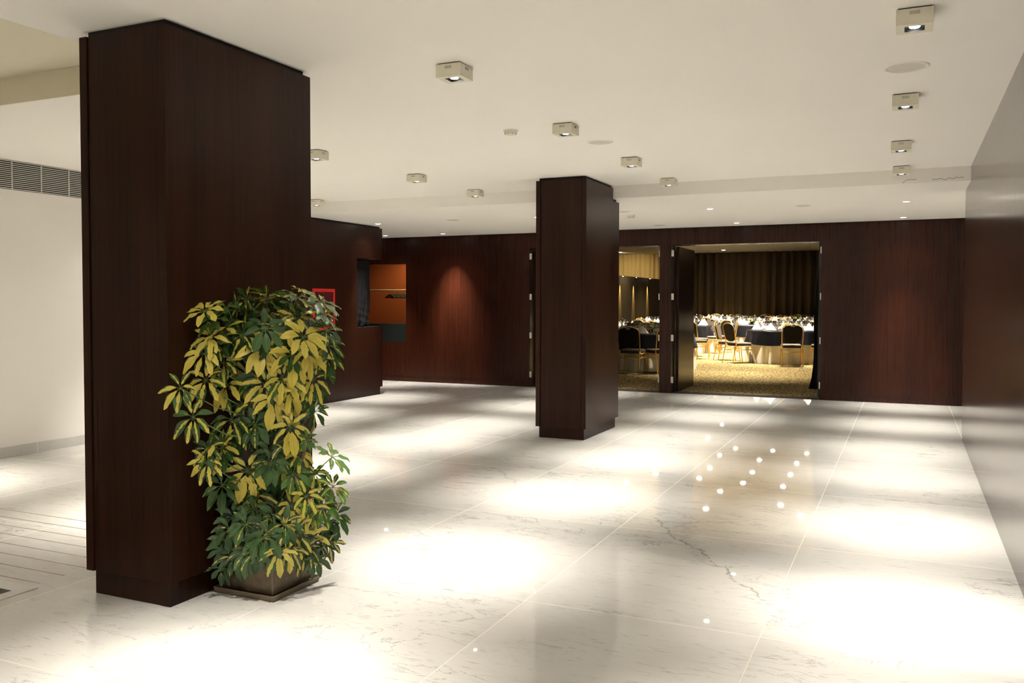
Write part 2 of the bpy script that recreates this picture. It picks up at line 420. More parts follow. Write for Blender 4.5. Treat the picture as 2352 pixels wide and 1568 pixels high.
for k in range(1, 15):
    c = h0.copy(); COL.objects.link(c); c.location = (-9.93+k*.045+rnd.uniform(-.01,.01), 15.75, 1.628); c.rotation_euler = (0, 0, 1.1+rnd.uniform(-.03,.03))

# fire hose cabinet in the block
fh = empty('fire_hose_cabinet', (BX1, 10.505, 1.06)); tag(fh, 'red framed fire hose cabinet set in the dark wooden block behind the plant', 'fire hose cabinet')
b = MB(); b.box(0, .006, -.315, .315, .0, .67); b.build('surround', W_BLOCK, fh)
b = MB(); x1 = .022; e = .045
b.box(.006, x1, -.265, .265, .03, .03+e); b.box(.006, x1, -.265, .265, .63-e, .63); b.box(.006, x1, -.265, -.265+e, .03+e, .63-e); b.box(.006, x1, .265-e, .265, .03+e, .63-e)
b.build('frame', REDP, fh, bevel=.003)
b = MB(); b.box(.006, .008, -.22, .22, .075, .585); b.build('back_panel', REDIN, fh)
b = MB(); b.add([(.0085,-.19,.10),(.0085,.06,.10),(.0085,.04,.20),(.0085,-.06,.42),(.0085,-.12,.36),(.016,-.19,.10),(.016,.06,.10),(.016,.04,.20),(.016,-.06,.42),(.016,-.12,.36)],
    [(5,6,7,8,9),(0,4,3,2,1),(0,1,6,5),(1,2,7,6),(2,3,8,7),(3,4,9,8),(4,0,5,9)]); b.build('hose', HOSE, fh)
b = MB(); b.tube([(.016, .0, .45), (.016, .06, .16)], [.012, .008], 8); b.build('nozzle', COPPER, fh)
b = MB(); b.box(.018, .020, -.222, .222, .073, .587); 
gp = b.build('glass_pane', GLASS, fh)

# ------------------------------------------------------------------ pillars
def pillar(x, y, wd, dp, label, beam):
    root = empty('pillar', (x, y, 0)); tag(root, label, 'pillar', 'wooden pillars', 'thing')
    g = .05; r = .03
    zt = ZC-.03
    # core with recessed plinth and top
    b = MB(); b.box(-wd+r, -r, r, dp-r, 0, .125)
    b.build('plinth', W_PILLAR, root, bevel=.002)
    b = MB()
    if beam is None: b.box(-wd+r, -r, r, dp-r, .125, ZC)
    else: b.box(-wd+r, -r, r, beam-y, .125, ZC); b.box(-wd+r, -r, beam-y, dp-r, .125, ZL)
    b.build('core', BLACKGAP, root)
    # side panels (faces to left and right), thickness g, and front/back infill panels
    for sx in (0, 1):
        xa, xb = (-g, 0) if sx == 0 else (-wd, -wd+g)
        b = MB()
        if beam is None: b.box(xa, xb, 0, dp, .125, zt)
        else: b.box(xa, xb, 0, beam-y-.02, .125, zt); b.box(xa, xb, beam-y-.02, dp, .125, ZL-.03)
        b.build('side_panel', W_PILLAR, root)
    b = MB(); b.box(-wd+g+.007, -g-.007, .006, r+.01, .125, zt+.004); b.build('infill_panel', W_PILLAR, root, bevel=.001)
    zz = zt if beam is None else ZL-.03
    b = MB(); b.box(-wd+g+.007, -g-.007, dp-r-.01, dp-.006, .125, zz); b.build('infill_panel', W_PILLAR, root, bevel=.001)
    return root
pillar(-3.2393, 3.1455, .575, 1.119, 'large dark wooden pillar beside the potted plant', None)
pillar(-3.1506, 8.9153, .585, 1.170, 'dark wooden pillar standing free in the middle of the marble floor', YB)

# ------------------------------------------------------------------ lamps
def spot(name, loc, W, parent, size=52, blend=1.0, rad=.035, col=WARM, tilt=None):
    l = bpy.data.lights.new(name, 'SPOT'); l.energy = W; l.spot_size = math.radians(size); l.spot_blend = blend
    l.shadow_soft_size = rad; l.color = col
    o = bpy.data.objects.new(name, l); COL.objects.link(o); o.location = loc
    if tilt: o.rotation_euler = tilt
    if parent: o.parent = parent
    return o
# surface-mounted square spotlights; origin = centre at the ceiling
def make_box_lamp():
    root = empty('surface_spotlight'); h = .158/2; H = .079; q = .043
    b = MB()
    b.box(-h+.008, h-.008, -h+.008, h-.008, -.006, 0)                  # thin gap plate
    b.build('ceiling_plate', DARKP, root)
    b = MB(); z0, z1 = -H, -.006
    b.add([(-h,-h,z0),(h,-h,z0),(h,h,z0),(-h,h,z0),(-h,-h,z1),(h,-h,z1),(h,h,z1),(-h,h,z1),(-q,-q,z0),(q,-q,z0),(q,q,z0),(-q,q,z0)],
          [(4,5,6,7),(0,1,5,4),(1,2,6,5),(2,3,7,6),(3,0,4,7),(0,8,9,1),(1,9,10,2),(2,10,11,3),(3,11,8,0)])
    b.build('housing', CREAM, root, bevel=.0012)
    b = MB(); z2 = z0+.012
    b.add([(-q,-q,z0),(q,-q,z0),(q,q,z0),(-q,q,z0),(-q,-q,z2),(q,-q,z2),(q,q,z2),(-q,q,z2)], [(4,7,6,5),(0,4,5,1),(1,5,6,2),(2,6,7,3),(3,7,4,0)])
    b.build('reflector_well', DARKP, root)
    b = MB(); b.lathe([(0,-.003),(.012,-.0028),(.021,-.001),(.0245,.003)], 24, (0,0,z0+.0065)); b.build('bulb', LAMP_ON, root)
    for (sx, sy) in ((0,-1),(1,0),(0,1),(-1,0)):
        b = MB()
        for k in range(9):
            d = -.020+k*.005; z = -.026
            if sx == 0: b.box(d-.001, d+.001, sy*h-.0006, sy*h+.0006, z-.008, z+.008)
            else: b.box(sx*h-.0006, sx*h+.0006, d-.001, d+.001, z-.008, z+.008)
        b.build('vent_slots', GREYSLOT, root)
    spot('spot_light', (0,0,-H-.006), SPOT_W, root)
    spot('core_light', (0,0,-H-.006), CORE_W, root, 34)
    spot('spill_light', (0,0,-H-.006), SPILL_W, root, 120)
    return root
BOX = [(.009,4.55,'at the front of the row nearest the right wall'), (-.035,6.36,'second in the row nearest the right wall'),
       (-.073,8.17,'third in the row nearest the right wall'), (-.080,9.65,'last before the beam in the row nearest the right wall'),
       (-2.390,4.487,'nearest the camera between the two pillars'), (-2.402,6.315,'in line with the smoke detector, ahead of the middle pillar'),
       (-2.392,8.035,'just right of the middle pillar top'), (-2.411,9.530,'right of the middle pillar, overlapping the beam face'),
       (-4.862,6.485,'half hidden behind the big pillar edge, upper of two'), (-4.790,8.135,'alone left of the middle pillar, well ahead of the beam'),
       (-4.795,9.535,'left of the middle pillar, just before the beam'), (-7.190,9.585,'half hidden behind the big pillar edge, at the beam'),
       (-2.45,2.63,'of the middle row, this side of the big pillar'), (.03,2.70,'of the right row, this side of the big pillar'),
       (-4.83,4.62,'hidden behind the big pillar'), (-7.2,4.52,'above the left marble floor by the white wall'),
       (-7.1,6.9,'hidden behind the big pillar near the white wall'), (-2.45,.75,'of the middle row, at the near end of the lobby'), (.05,.85,'of the right row, at the near end of the lobby'),
       (-7.15,8.2,'hidden behind the big pillar near the wooden block'), (-2.45,-1.2,'of the middle row, beyond the near end of the lobby')] + [
       (x_, y_, 'added unseen in the near lobby to brighten the ceiling') for x_ in (-7.2,-4.8,-2.4,.0) for y_ in (-1.1,-3.0,-4.8,-6.6,-8.4) if not (x_ == -2.4 and y_ == -1.1) and not (x_ < -4 and y_ > -4.0)]  # last rows: unseen lamps added for more bounce light on the near ceiling
lamp0 = make_box_lamp(); LT = tree_of(lamp0)
for i, (x, y, s) in enumerate(BOX):
    lab = 'cream square ceiling spotlight ' + s
    if i == 0:
        lamp0.location = (x, y, ZC); tag(lamp0, lab, 'ceiling spotlight', 'square surface spotlights')
    else:
        copy_tree(lamp0, (x, y, ZC), 0, lab, 'square surface spotlights', [q for q in LT if not (y < 0 and q[0].name.startswith('core_light'))])
def make_recessed():
    root = empty('recessed_downlight')
    b = MB(); b.lathe([(.036,-.001),(.050,-.003),(.056,-.001),(.056,0)], 24); b.build('trim_ring', WHITEP, root)
    b = MB(); b.lathe([(0,-.0015),(.020,-.0015),(.036,-.001)], 20); b.build('bulb', LAMP_REC, root)
    spot('spot_light', (0,0,-.01), SPOT_W, root)
    spot('core_light', (0,0,-.01), CORE_W, root, 34)
    spot('spill_light', (0,0,-.01), SPILL_W, root, 120)
    return root
REC = [(-.037,11.625,'nearer of the two by the right wall'), (-.081,13.77,'close to the far wall near the right wall'),
       (-2.363,11.5,'beyond the beam, above the two doorways'), (-2.406,13.69,'above the head of the wide doorway'),
       (-7.517,11.577,'beside the top of the wooden block'), (-8.725,13.683,'behind the corner of the wooden block'),
       (-7.543,13.72,'above the red lit patch of the far wall'), (-4.84,11.6,'half hidden by the middle pillar'),
       (-4.86,13.72,'hidden behind the middle pillar, near the far wall'), (2.35,11.6,'in the hidden recess on the right'), (2.35,13.7,'at the rear of the hidden recess on the right')]
rec0 = make_recessed(); RT = tree_of(rec0)
for i, (x, y, s) in enumerate(REC):
    lab = 'small round recessed downlight ' + s
    if i == 0: rec0.location = (x, y, ZL); tag(rec0, lab, 'downlight', 'recessed downlights of the lower ceiling')
    else:
        c = copy_tree(rec0, (x, y, ZL), 0, lab, 'recessed downlights of the lower ceiling', RT)
        if i == 6:
            for ch in kids(c):
                if ch.type == 'LIGHT' and not ch.name.startswith('spill'): ch.rotation_euler = (math.radians(17), 0, 0)

def round_plate(name, x, y, z, r, label, cat):
    root = empty(name, (x, y, z)); tag(root, label, cat, 'round ceiling speakers')
    b = MB(); b.lathe([(r*.80,-.002),(r*.82,-.006),(r*.97,-.004),(r,0)], 40); b.build('rim', WHITEP, root)
    b = MB(); b.lathe([(0,-.005),(r*.5,-.0045),(r*.80,-.002)], 40); b.build('grille', SPK, root)
for (x, y, z, r, s) in ((-.031,5.593,ZC,.128,'between the two front spotlights by the right wall'), (-2.393,7.12,ZC,.110,'ahead of the middle pillar top'),
    (-1.214,11.568,ZL,.105,'alone on the lower ceiling right of the middle pillar'), (-6.138,11.479,ZL,.105,'on the lower ceiling left of the middle pillar'),
    (-3.479,11.367,ZL,.10,'beside the middle pillar by the small detector'), (-3.588,13.6,ZL,.10,'near the far wall above the narrow wall strip')):
    round_plate('ceiling_speaker', x, y, z, r, 'round flush white ceiling speaker ' + s, 'ceiling speaker')
for (x, y, z, s) in ((-2.877,6.344,ZC,'on the near ceiling between the spotlights'), (-3.535,11.859,ZL,'on the lower ceiling just right of the middle pillar')):
    root = empty('smoke_detector', (x, y, z)); tag(root, 'small cream round smoke detector ' + s, 'smoke detector', 'smoke detectors')
    b = MB(); b.lathe([(.060,0),(.060,-.008),(.052,-.010)], 28); b.build('base_ring', WHITEP, root)
    b = MB(); b.lathe([(.052,-.010),(.050,-.028),(.040,-.036),(0,-.037)], 28); b.build('cap', CREAM, root)
    b = MB()
    for k in range(8):
        a = k*PI/4; b.box(.043*math.cos(a)-.005, .043*math.cos(a)+.005, .043*math.sin(a)-.005, .043*math.sin(a)+.005, -.034, -.029)
    b.build('vent_slots', GREYSLOT, root)
# hairline cracks in the beam face plaster
def crack(pts, label):
    b = MB(); b.tube([(x, YB-.0015, z) for x, z in pts], .0022, 5); tag(b.build('plaster_crack', plain('crack_grey', (.22,.19,.13), .9)), label, 'crack', 'plaster cracks on the beam')
r2 = random.Random(3)
crack([(-.071,2.721),(-.05,2.735),(-.035,2.748),(-.01,2.752),(.03,2.748),(.058,2.752)], 'hairline crack in the beam plaster below the last square spotlight')
crack([(.20+i*.022, 2.742+r2.uniform(-.012,.012)) for i in range(14)], 'jagged hairline crack in the beam plaster next to the right wall')

# ------------------------------------------------------------------ linear air grille on the white wall
ag = empty('air_grille', (XL, 0, 0)); tag(ag, 'long black and white slatted air grille at the top of the white wall', 'air grille')
b = MB(); b.box(.001, .004, 2.0, 9.4, 2.578, ZC-.004); b.build('back_panel', DARKP, ag)
b = MB(); n = 15
for k in range(n):
    z = 2.586 + k*(.262/(n-1)); b.box(.004, .018, 2.0, 9.4, z-.0025, z+.0025)
b.build('slats', WHITEP, ag)
for k in range(0, 24):
    yy = 5.706+.315*(k-11)
    if yy < 2.05 or yy > 9.35: continue
    b = MB(); b.box(.003, .016, yy-.0018, yy+.0018, 2.58, ZC-.006); b.build('divider', WHITEP, ag)

# floor grate in its marble frame
fg = empty('floor_grate', (-4.42, 2.3, 0)); tag(fg, 'black slotted floor grate in a marble frame at the left', 'floor grate')
b = MB(); z = .004
b.box(.22,.30,-.9,.80,0,z); b.box(-.9,.22,.71,.80,0,z); b.box(-.98,-.9,-.9,.80,0,z); b.build('frame', MARBLE2, fg)
b = MB(); b.box(-.9,.22,-.9,.71,0,.0015); b.build('pit', DARKP, fg)
b = MB()
for k in range(70): b.box(-.9+.016*k+.003, -.9+.016*k+.007, -.9, .71, .0015, .004)
b.build('slats', GREYSLOT, fg)

# ------------------------------------------------------------------ potted schefflera
def cam_pt(px, py, X=None, Y=None, depth=None):
    d = F + R1*((px-1176+13.35)/2009.2) - U1*((py-784+27.37)/2009.2)
    if Y is not None: t = Y/d.y
    elif X is not None: t = X/d.x
    else: t = depth
    return Vector((0,0,1.5)) + d*t
PC = Vector((-3.045, 3.628, 0))
pl = empty('potted_plant', PC); tag(pl, 'tall schefflera with yellow variegated leaves in a square bronze pot against the big pillar', 'potted plant')
def L(p): return Vector(p) - PC
t = NT('bronze_pot_glaze'); o_ = t.obj(); n1 = t.noise(o_, 7, 5, .65); n2 = t.noise(o_, 60, 3)
t.col(t.mix(t.ramp(n1, .35, .68), (.055,.038,.021), (.16,.118,.068))); t.bump(n2, .08, .004); POT = t.p(rough=.38, metal=.25)
SAUC = plain('bronze_saucer', (.15,.115,.07), .45)
b = MB(); h0_, h1_ = .162, .172; z0, z1 = .022, .315; wt = .018
def sq(h, z): return [(-h,-h,z),(h,-h,z),(h,h,z),(-h,h,z)]
vs = sq(h0_, z0)+sq(h1_, z1)+sq(h1_-wt, z1)+sq(h0_-wt, z0+.03)
fs = [(3,2,1,0)]+[(i,(i+1)%4,4+(i+1)%4,4+i) for i in range(4)]+[(4+i,4+(i+1)%4,8+(i+1)%4,8+i) for i in range(4)]+[(8+i,8+(i+1)%4,12+(i+1)%4,12+i) for i in range(4)]+[(12,13,14,15)]
b.add(vs, fs); b.build('pot', POT, pl, bevel=.006)
b = MB(); hs = .196
vs = sq(hs-.012, 0)+sq(hs, .032)+sq(hs-.008, .032)+sq(hs-.018, .012)
b.add(vs, fs); b.build('saucer', SAUC, pl, bevel=.003)
b = MB(); b.box(-h1_+wt+.002, h1_-wt-.002, -h1_+wt+.002, h1_-wt-.002, .25, .285); b.build('soil', plain('potting_soil', (.03,.02,.012), .95, var=.4), pl)

def leaf_mat():
    t = NT('schefflera_leaf')
    uv = t.n('ShaderNodeUVMap'); uv.uv_map = 'UVMap'; x, y, z = t.sep(uv.outputs[0])
    at = t.n('ShaderNodeAttribute'); at.attribute_name = 'yel'; yel = at.outputs['Fac']
    o = t.obj()
    n1 = t.noise(t.mapping(o, (1,1,1)), 38, 4, .6); n2 = t.noise(o, 9, 2)
    e = t.math('ABSOLUTE', t.math('SUBTRACT', x, .5))                       # distance from the midrib
    jag = t.math('MULTIPLY', t.math('SUBTRACT', n1, .5), .55)
    thr = t.math('SUBTRACT', t.math('MULTIPLY', yel, .62), .10)
    m = t.math('SUBTRACT', thr, t.math('ADD', e, jag))
    m = t.ramp(m, -.015, .03)
    green = t.mix(t.ramp(n2, .35, .65), (.014,.042,.009), (.036,.095,.020))
    bright = t.n('ShaderNodeAttribute'); bright.attribute_name = 'young'
    green = t.mix(bright.outputs['Fac'], green, (.075,.17,.028))
    yl = t.mix(n1, (.46,.39,.055), (.64,.53,.10))
    c = t.mix(m, green, yl)
    rib = t.math('LESS_THAN', e, .022)
    c = t.mix(t.math('MULTIPLY', rib, .45), c, (.16,.20,.05))
    t.col(c); t.p(rough=.34, spec=.45)
    return t.m
LEAF = leaf_mat()
STEMG = plain('green_petiole', (.12,.17,.045), .5); BARK = plain('brown_bark', (.13,.085,.05), .8, var=.3)

LV, LF, LUV, LY, LG = [], [], [], [], []
lr = random.Random(21)
def add_leaf(base, d, nrm, length, width, droop, yel, young):
    """one obovate leaflet starting at base, heading d, upper side nrm"""
    NS = 6
    side = d.cross(nrm).normalized(); p = base.copy(); dirv = d.normalized(); up = side.cross(dirv).normalized()
    prof = [.10, .52, .86, 1.0, .90, .58, .04]
    start = len(LV)
    for i in range(NS+1):
        w_ = width*.5*prof[i]; fold = .18*w_
        for k, s in ((0,-1),(1,0),(2,1)):
            wav = .004*math.sin(i*1.9 + s + base.x*40) if s else 0
            LV.append(p + side*(s*w_) + up*((abs(s))*(fold+wav)))
            LUV.append((.5+.5*s*prof[i]*.98 if s else .5, i/NS))
        ang = droop/NS
        q = Matrix.Rotation(-ang, 3, side)
        # bend towards gravity rather than blindly
        dirv = (dirv + Vector((0,0,-1))*ang*.9).normalized(); up = side.cross(dirv).normalized()
        p = p + dirv*(length/NS)
    for i in range(NS):
        for k in (0,1):
            a = start+i*3+k; LF.append((a, a+1, a+4, a+3)); LY.append(yel); LG.append(young)
stems = MB(); bark = MB()
def cluster(c, out, size, yel, young=0, n=8, droop=1.0, root=None):
    """umbel of leaflets round the end of a petiole; out = the way the umbel faces"""
    out = out.normalized()
    ref = Vector((0,0,1)) if abs(out.z) < .9 else Vector((1,0,0))
    a = out.cross(ref).normalized(); b_ = a.cross(out).normalized()
    ph = lr.uniform(0, 2*PI)
    for k in range(n):
        th = ph + 2*PI*k/n + lr.uniform(-.18,.18)
        rad = a*math.cos(th) + b_*math.sin(th)
        d = (rad + out*lr.uniform(.05,.40)).normalized()
        # leaflets on the upper side are shorter, hanging ones longer
        sz = size*lr.uniform(.84,1.1)*(1.0 - .16*rad.z)
        st = c + d*(.024*size/.11)
        stems.tube([c, st+d*.004], .0016, 4, 0)
        nn = (out - d*out.dot(d)).normalized()
        add_leaf(st, d, nn, sz, sz*lr.uniform(.36,.44), droop*lr.uniform(.7,1.25), max(0, min(1, yel+lr.uniform(-.28,.22))), young)
    if root is not None:
        mid = (root+c)*.5 + Vector((0,0,-.02)) + out*.01
        stems.tube([root, mid, c], [.0042,.0034,.0026], 5, 0)

CAMP = Vector((0,0,1.5))
# (pixel x, pixel y, leaf length in px, yellow 0..1, young, depth offset towards the camera, up-facing amount)
def A(u, v): return (350+u/3.734, 630+v/3.734)
def B_(u, v): return (350+u/3.734, 1000+v/3.734)
C5 = [(980,200,46,.62,.5,0,1.0),(1240,200,44,.35,.3,.03,.9),(1440,235,50,.25,.55,.05,.9),(1290,150,30,.6,.6,-.02,1),(640,285,38,.05,.3,0,1),(455,315,52,.85,.2,.05,.9),(530,385,44,.1,.35,.05,.8),
 (770,345,40,.05,.2,0,.9),(1000,350,46,.7,.1,.02,.7),(1200,255,40,.1,.6,.06,.8),(1235,375,46,.65,.4,.1,.6),(1020,440,36,.05,.7,.12,.8),(620,470,48,.45,.4,.1,.7),(790,500,40,.8,.1,.04,.5),
 (500,545,46,.85,0,.08,.4),(440,680,52,.9,.1,.14,.3),(610,755,50,.7,.1,.16,.3),(955,630,62,.95,.1,.22,.25),(1290,540,56,.95,.1,.2,.45),(1210,690,62,.9,.05,.2,.05),(1340,660,54,.9,.05,.16,.1),
 (1500,480,42,.1,.1,.06,.4),(1500,600,46,.2,.1,.05,.2),(1490,700,50,.2,.05,.04,0),(460,910,50,.6,.15,.14,.2),(240,975,46,.55,.2,.1,.2),(640,945,54,.8,.05,.2,0),(810,860,46,.6,0,.1,0),
 (975,940,54,.6,.1,.2,0),(1120,890,54,.6,.25,.22,0),(1190,985,50,.85,.05,.16,-.1),(1380,900,52,.5,.1,.1,0),(1040,1070,56,.9,.05,.2,-.2),(350,1225,54,.35,.1,.14,0),(680,1245,58,.45,.1,.2,0),
 (880,1230,50,.4,.1,.14,-.1),(1185,1310,54,.7,.05,.16,-.2),(1350,1030,46,.1,0,.04,-.1),(1210,1110,48,.7,0,.1,-.2),(600,1470,50,.4,.1,.12,.1),(1330,1420,26,.05,.7,.15,.3),(1450,340,42,.45,.3,.12,.7),
 (1390,580,44,.2,.1,.0,.3),(860,740,46,.1,0,.06,.2),(1010,760,40,.1,0,.05,.2),(730,620,40,.15,0,.0,.3),(1120,620,40,.15,.1,.02,.4),(1080,1200,46,.3,0,.05,0),(1390,1180,40,.3,0,.02,-.2),(560,620,38,.3,0,0,.3),
 (900,480,40,.1,.1,0,.5),(1330,250,40,.1,.3,0,.8),(1100,300,40,.2,.2,0,.8)]
C6 = [(470,235,46,.75,0,.12,.1),(600,115,48,.4,.1,.12,.2),(820,300,58,.9,0,.18,-.1),(880,515,54,.65,0,.16,0),(700,545,52,.05,0,.12,0),(1540,185,46,.15,1,.0,.6),(1205,330,46,.2,.75,.16,.4),
 (1395,330,34,.3,.7,.06,.3),(1550,440,40,.2,1,.02,.5),(1318,520,40,.75,.9,.2,.25),(1190,605,44,.65,.2,.2,.1),(1450,610,44,.2,.8,.1,.3),(1345,640,46,.8,0,.16,-.1),(600,430,50,.05,0,.06,.1),
 (1570,690,48,.05,.05,-.04,0),(985,860,50,.1,.05,.18,0),(1225,850,50,.5,.05,.18,-.1),(660,800,46,.05,0,.06,.1),(620,895,44,.05,0,.08,0),(1350,870,50,.55,.05,.14,-.2),(1510,930,46,.6,0,.0,-.5),
 (690,1040,44,.05,0,.1,-.2),(820,1000,46,.1,0,.12,-.1),(1080,1000,46,.7,0,.16,-.4),(1280,1030,44,.4,0,.14,-.5),(1390,1060,42,.05,0,.1,-.4),(700,700,48,.05,0,.06,0),(1050,700,50,.1,.05,.12,0),
 (900,640,48,.05,0,.06,0),(1150,180,44,.5,.05,.1,.1),(960,150,44,.05,0,.02,.1),(1260,160,36,.6,.4,.1,.2),(1480,760,44,.1,0,.02,-.1),(930,880,46,.1,0,.04,0),(1140,760,46,.2,0,.06,0),(590,1140,36,.05,0,.1,-.8),
 (1320,380,44,.1,.1,.02,.2),(760,420,44,.2,0,.02,.1),(1450,480,40,.1,.1,-.04,.2),(1000,560,44,.3,0,.03,0),(480,120,40,.3,0,.04,.2),
 (880,1010,42,.1,0,.17,-.3),(1180,980,42,.5,0,.2,-.4),(1240,940,42,.2,0,.16,-.2),(600,980,40,.05,0,.08,-.2),(1420,900,44,.15,0,.06,-.2),(800,760,46,.05,0,.1,0),(1330,960,42,.2,0,.14,-.3)]
sway = Vector((math.cos(yaw), math.sin(yaw), 0))     # sideways in the plant's own plane
trunk_top = [Vector((PC.x+dx_, PC.y+dy_, z_)) for dx_, dy_, z_ in ((-.05,.02,1.25),(.06,-.02,1.30),(.02,.05,1.0))]
tow = Vector((-PC.x, -PC.y, 0)).normalized()
for (u, v, s, ye, yo, dep, upf), conv in [(c, A) for c in C5] + [(c, B_) for c in C6]:
    px, py = conv(u, v)
    base_depth = 4.63
    P = cam_pt(px, py, depth=base_depth - dep*.8)
    lim = -3.165 + .02*lr.random()
    if P.x < lim and px > 385: P = cam_pt(px, py, X=lim)
    elif px <= 385: P = cam_pt(px, py, X=-3.17)
    base_depth = (P - Vector((0,0,1.5))).dot(F)
    while P.z < .40 and abs(P.x-PC.x) < .215 and abs(P.y-PC.y) < .215:      # leaves hang outside the pot
        base_depth -= .02; P = cam_pt(px, py, depth=base_depth)
    ax = Vector((PC.x, PC.y, P.z)); rad = P - ax; rad.z = 0
    out = (rad.normalized()*.55 + tow*(.35 if upf > .5 else .75) + Vector((0,0,1))*(upf*1.1+.15)).normalized()
    zr = max(.36, P.z - .16 - .12*max(0, upf)); k = min(1.0, zr/1.45)
    root = Vector((PC.x, PC.y, zr)) + rad*(.32*k)
    if P.z < .40: root = Vector((PC.x, PC.y, .42)) + rad*.55
    drp = 1.15 if upf < .5 else .75
    cluster(L(P), out, s*.92/2009.2*base_depth, ye, yo, lr.choice((7,8,8,9)), drp, L(root))
# filler umbels deeper inside
for k in range(60):
    z = lr.uniform(.42, 1.52); a = lr.uniform(0, 2*PI); r = lr.uniform(.04, .17)*(1.2 if z > 1 else 1)
    P = Vector((PC.x + r*math.cos(a), PC.y + r*math.sin(a), z))
    P.x = max(P.x, -3.14)
    out = (Vector((math.cos(a), math.sin(a), .3)) + tow*.6).normalized()
    cluster(L(P), out, lr.uniform(.085,.11), lr.uniform(.0,.30), 0, 8, 1.1, L(Vector((PC.x, PC.y, z-.08))))
# woody stems
for dx_, dy_, tx, ty, zt in ((-.05,-.02,-.22,.0,1.30),(.04,.03,.05,.02,1.45),(.06,-.05,.20,.03,1.38),(-.02,.06,-.06,.10,1.18),(.02,-.06,.0,-.12,1.05),(.09,.0,.24,.08,.85)):
    pts = []
    for i in range(9):
        q = i/8; pts.append((dx_+(tx-dx_)*q**1.5+.015*math.sin(q*7+dx_*40), dy_+(ty-dy_)*q**1.5+.015*math.cos(q*6+dy_*50),   .27+(zt-.27)*q))
    bark.tube(pts, [.013-.007*i/8 for i in range(9)], 7, 0)
bark.build('woody_stems', BARK, pl); stems.build('petioles', STEMG, pl)
me = bpy.data.meshes.new('foliage'); me.from_pydata([tuple(v) for v in LV], [], LF); me.materials.append(LEAF)
uvl = me.uv_layers.new(name='UVMap'); li = np.zeros(len(me.loops), int); me.loops.foreach_get('vertex_index', li)
UV = np.array(LUV, float); uvl.data.foreach_set('uv', UV[li].ravel())
for nm, arr in (('yel', LY), ('young', LG)):
    at = me.attributes.new(nm, 'FLOAT', 'FACE'); at.data.foreach_set('value', arr)
me.polygons.foreach_set('use_smooth', [True]*len(me.polygons)); me.update()
fo = bpy.data.objects.new('foliage', me); COL.objects.link(fo); fo.parent = pl

# ------------------------------------------------------------------ banquet hall beyond the doors
b = MB(); b.box(-14, 3, YF+T+.05, YH+.3, -.1, .0); b.build('floor.001', CARPET, kind='structure')
b = MB(); b.box(-14, 3, YF+T, YH+.4, HC, HC+.1); b.build('ceiling.002', P_HALLC, kind='structure')
b = MB(); b.box(-14, 3, YH+.25, YH+.4, 0, HC); b.build('wall_hall_far', plain('hall_wall_brown', (.05,.035,.02), .8), kind='structure')
b = MB(); b.box(2.8, 3, YF+T, YH+.3, 0, HC); b.box(-14.2, -14, YF+T, YH+.3, 0, HC); b.box(-14, -7.4, 16.5, 16.62, 0, HC); b.box(-7.6, -7.4, YF+T, 16.5, 0, HC); b.box(-14, 3, YF+T, YF+T+.005, ZD+.02, HC)
b.build('wall_hall_side', plain('hall_side_wall', (.10,.07,.04), .8), kind='structure')
def drape(name, x0, x1, y, z0, z1, mat, folds, amp, label, seed):
    r = random.Random(seed); b = MB(); n = folds*8; vs = []; fs = []
    ph = [r.uniform(-.8,.8) for _ in range(folds+2)]; am = [r.uniform(.3,1.4) for _ in range(folds+2)]
    for i in range(2):
        for j in range(n+1):
            u = j/n; k = int(u*folds)
            yy = y + amp*am[k]*math.sin(2*PI*u*folds + ph[k]*.3) + amp*.3*math.sin(u*folds*4.7+i*.4)
            vs.append((x0+(x1-x0)*u + (r.uniform(-.01,.01) if 0 else 0), yy, z0 if i == 0 else z1))
    for j in range(n): fs.append((j, j+1, n+1+j+1, n+1+j))
    b.add(vs, fs, 0, True); o = b.build(name, mat)
    m = o.modifiers.new('s', 'SOLIDIFY'); m.thickness = .01
    tag(o, label, 'curtain'); return o
drape('stage_curtain', -9.4, 2.7, YH-.05, .01, HC-.01, CURTAIN, 34, .13, 'dark brown pleated curtain across the far end of the hall', 5)
drape('wall_drape', -13.9, -9.43, YH-.05, .01, HC-.01, GOLDCURT, 20, .05, 'gold lit pleated drape above the low partition in the hall', 8)
b = MB(); b.box(-8.66, -8.5, 24.0, 34.0, 0, 2.36); o = b.build('wall_partition', plain('partition_bronze', (.020,.014,.006), .6, spec=.05), kind='structure')
for k, y in enumerate((27.33, 28.86, 30.61)):
    root = empty('partition_downlight', (-8.40, y, 2.33)); 
    tag(root, 'tiny bracket spotlight on the bronze partition, ' + ('nearest the foyer', 'middle of the three', 'farthest from the foyer')[k], 'spotlight', 'tiny spotlights along the partition')
    b = MB(); b.box(-.10, .03, -.02, .02, .005, .02); b.build('bracket', DARKP, root)
    b = MB(); b.lathe([(0,.0),(.015,.0),(.018,.006)], 12); b.build('bulb', HALL_ON, root)
    spot('spot_light', (.0,0,-.01), 1500, root, 24, .7, .012, (1,.72,.32), (0, math.radians(9), 0))
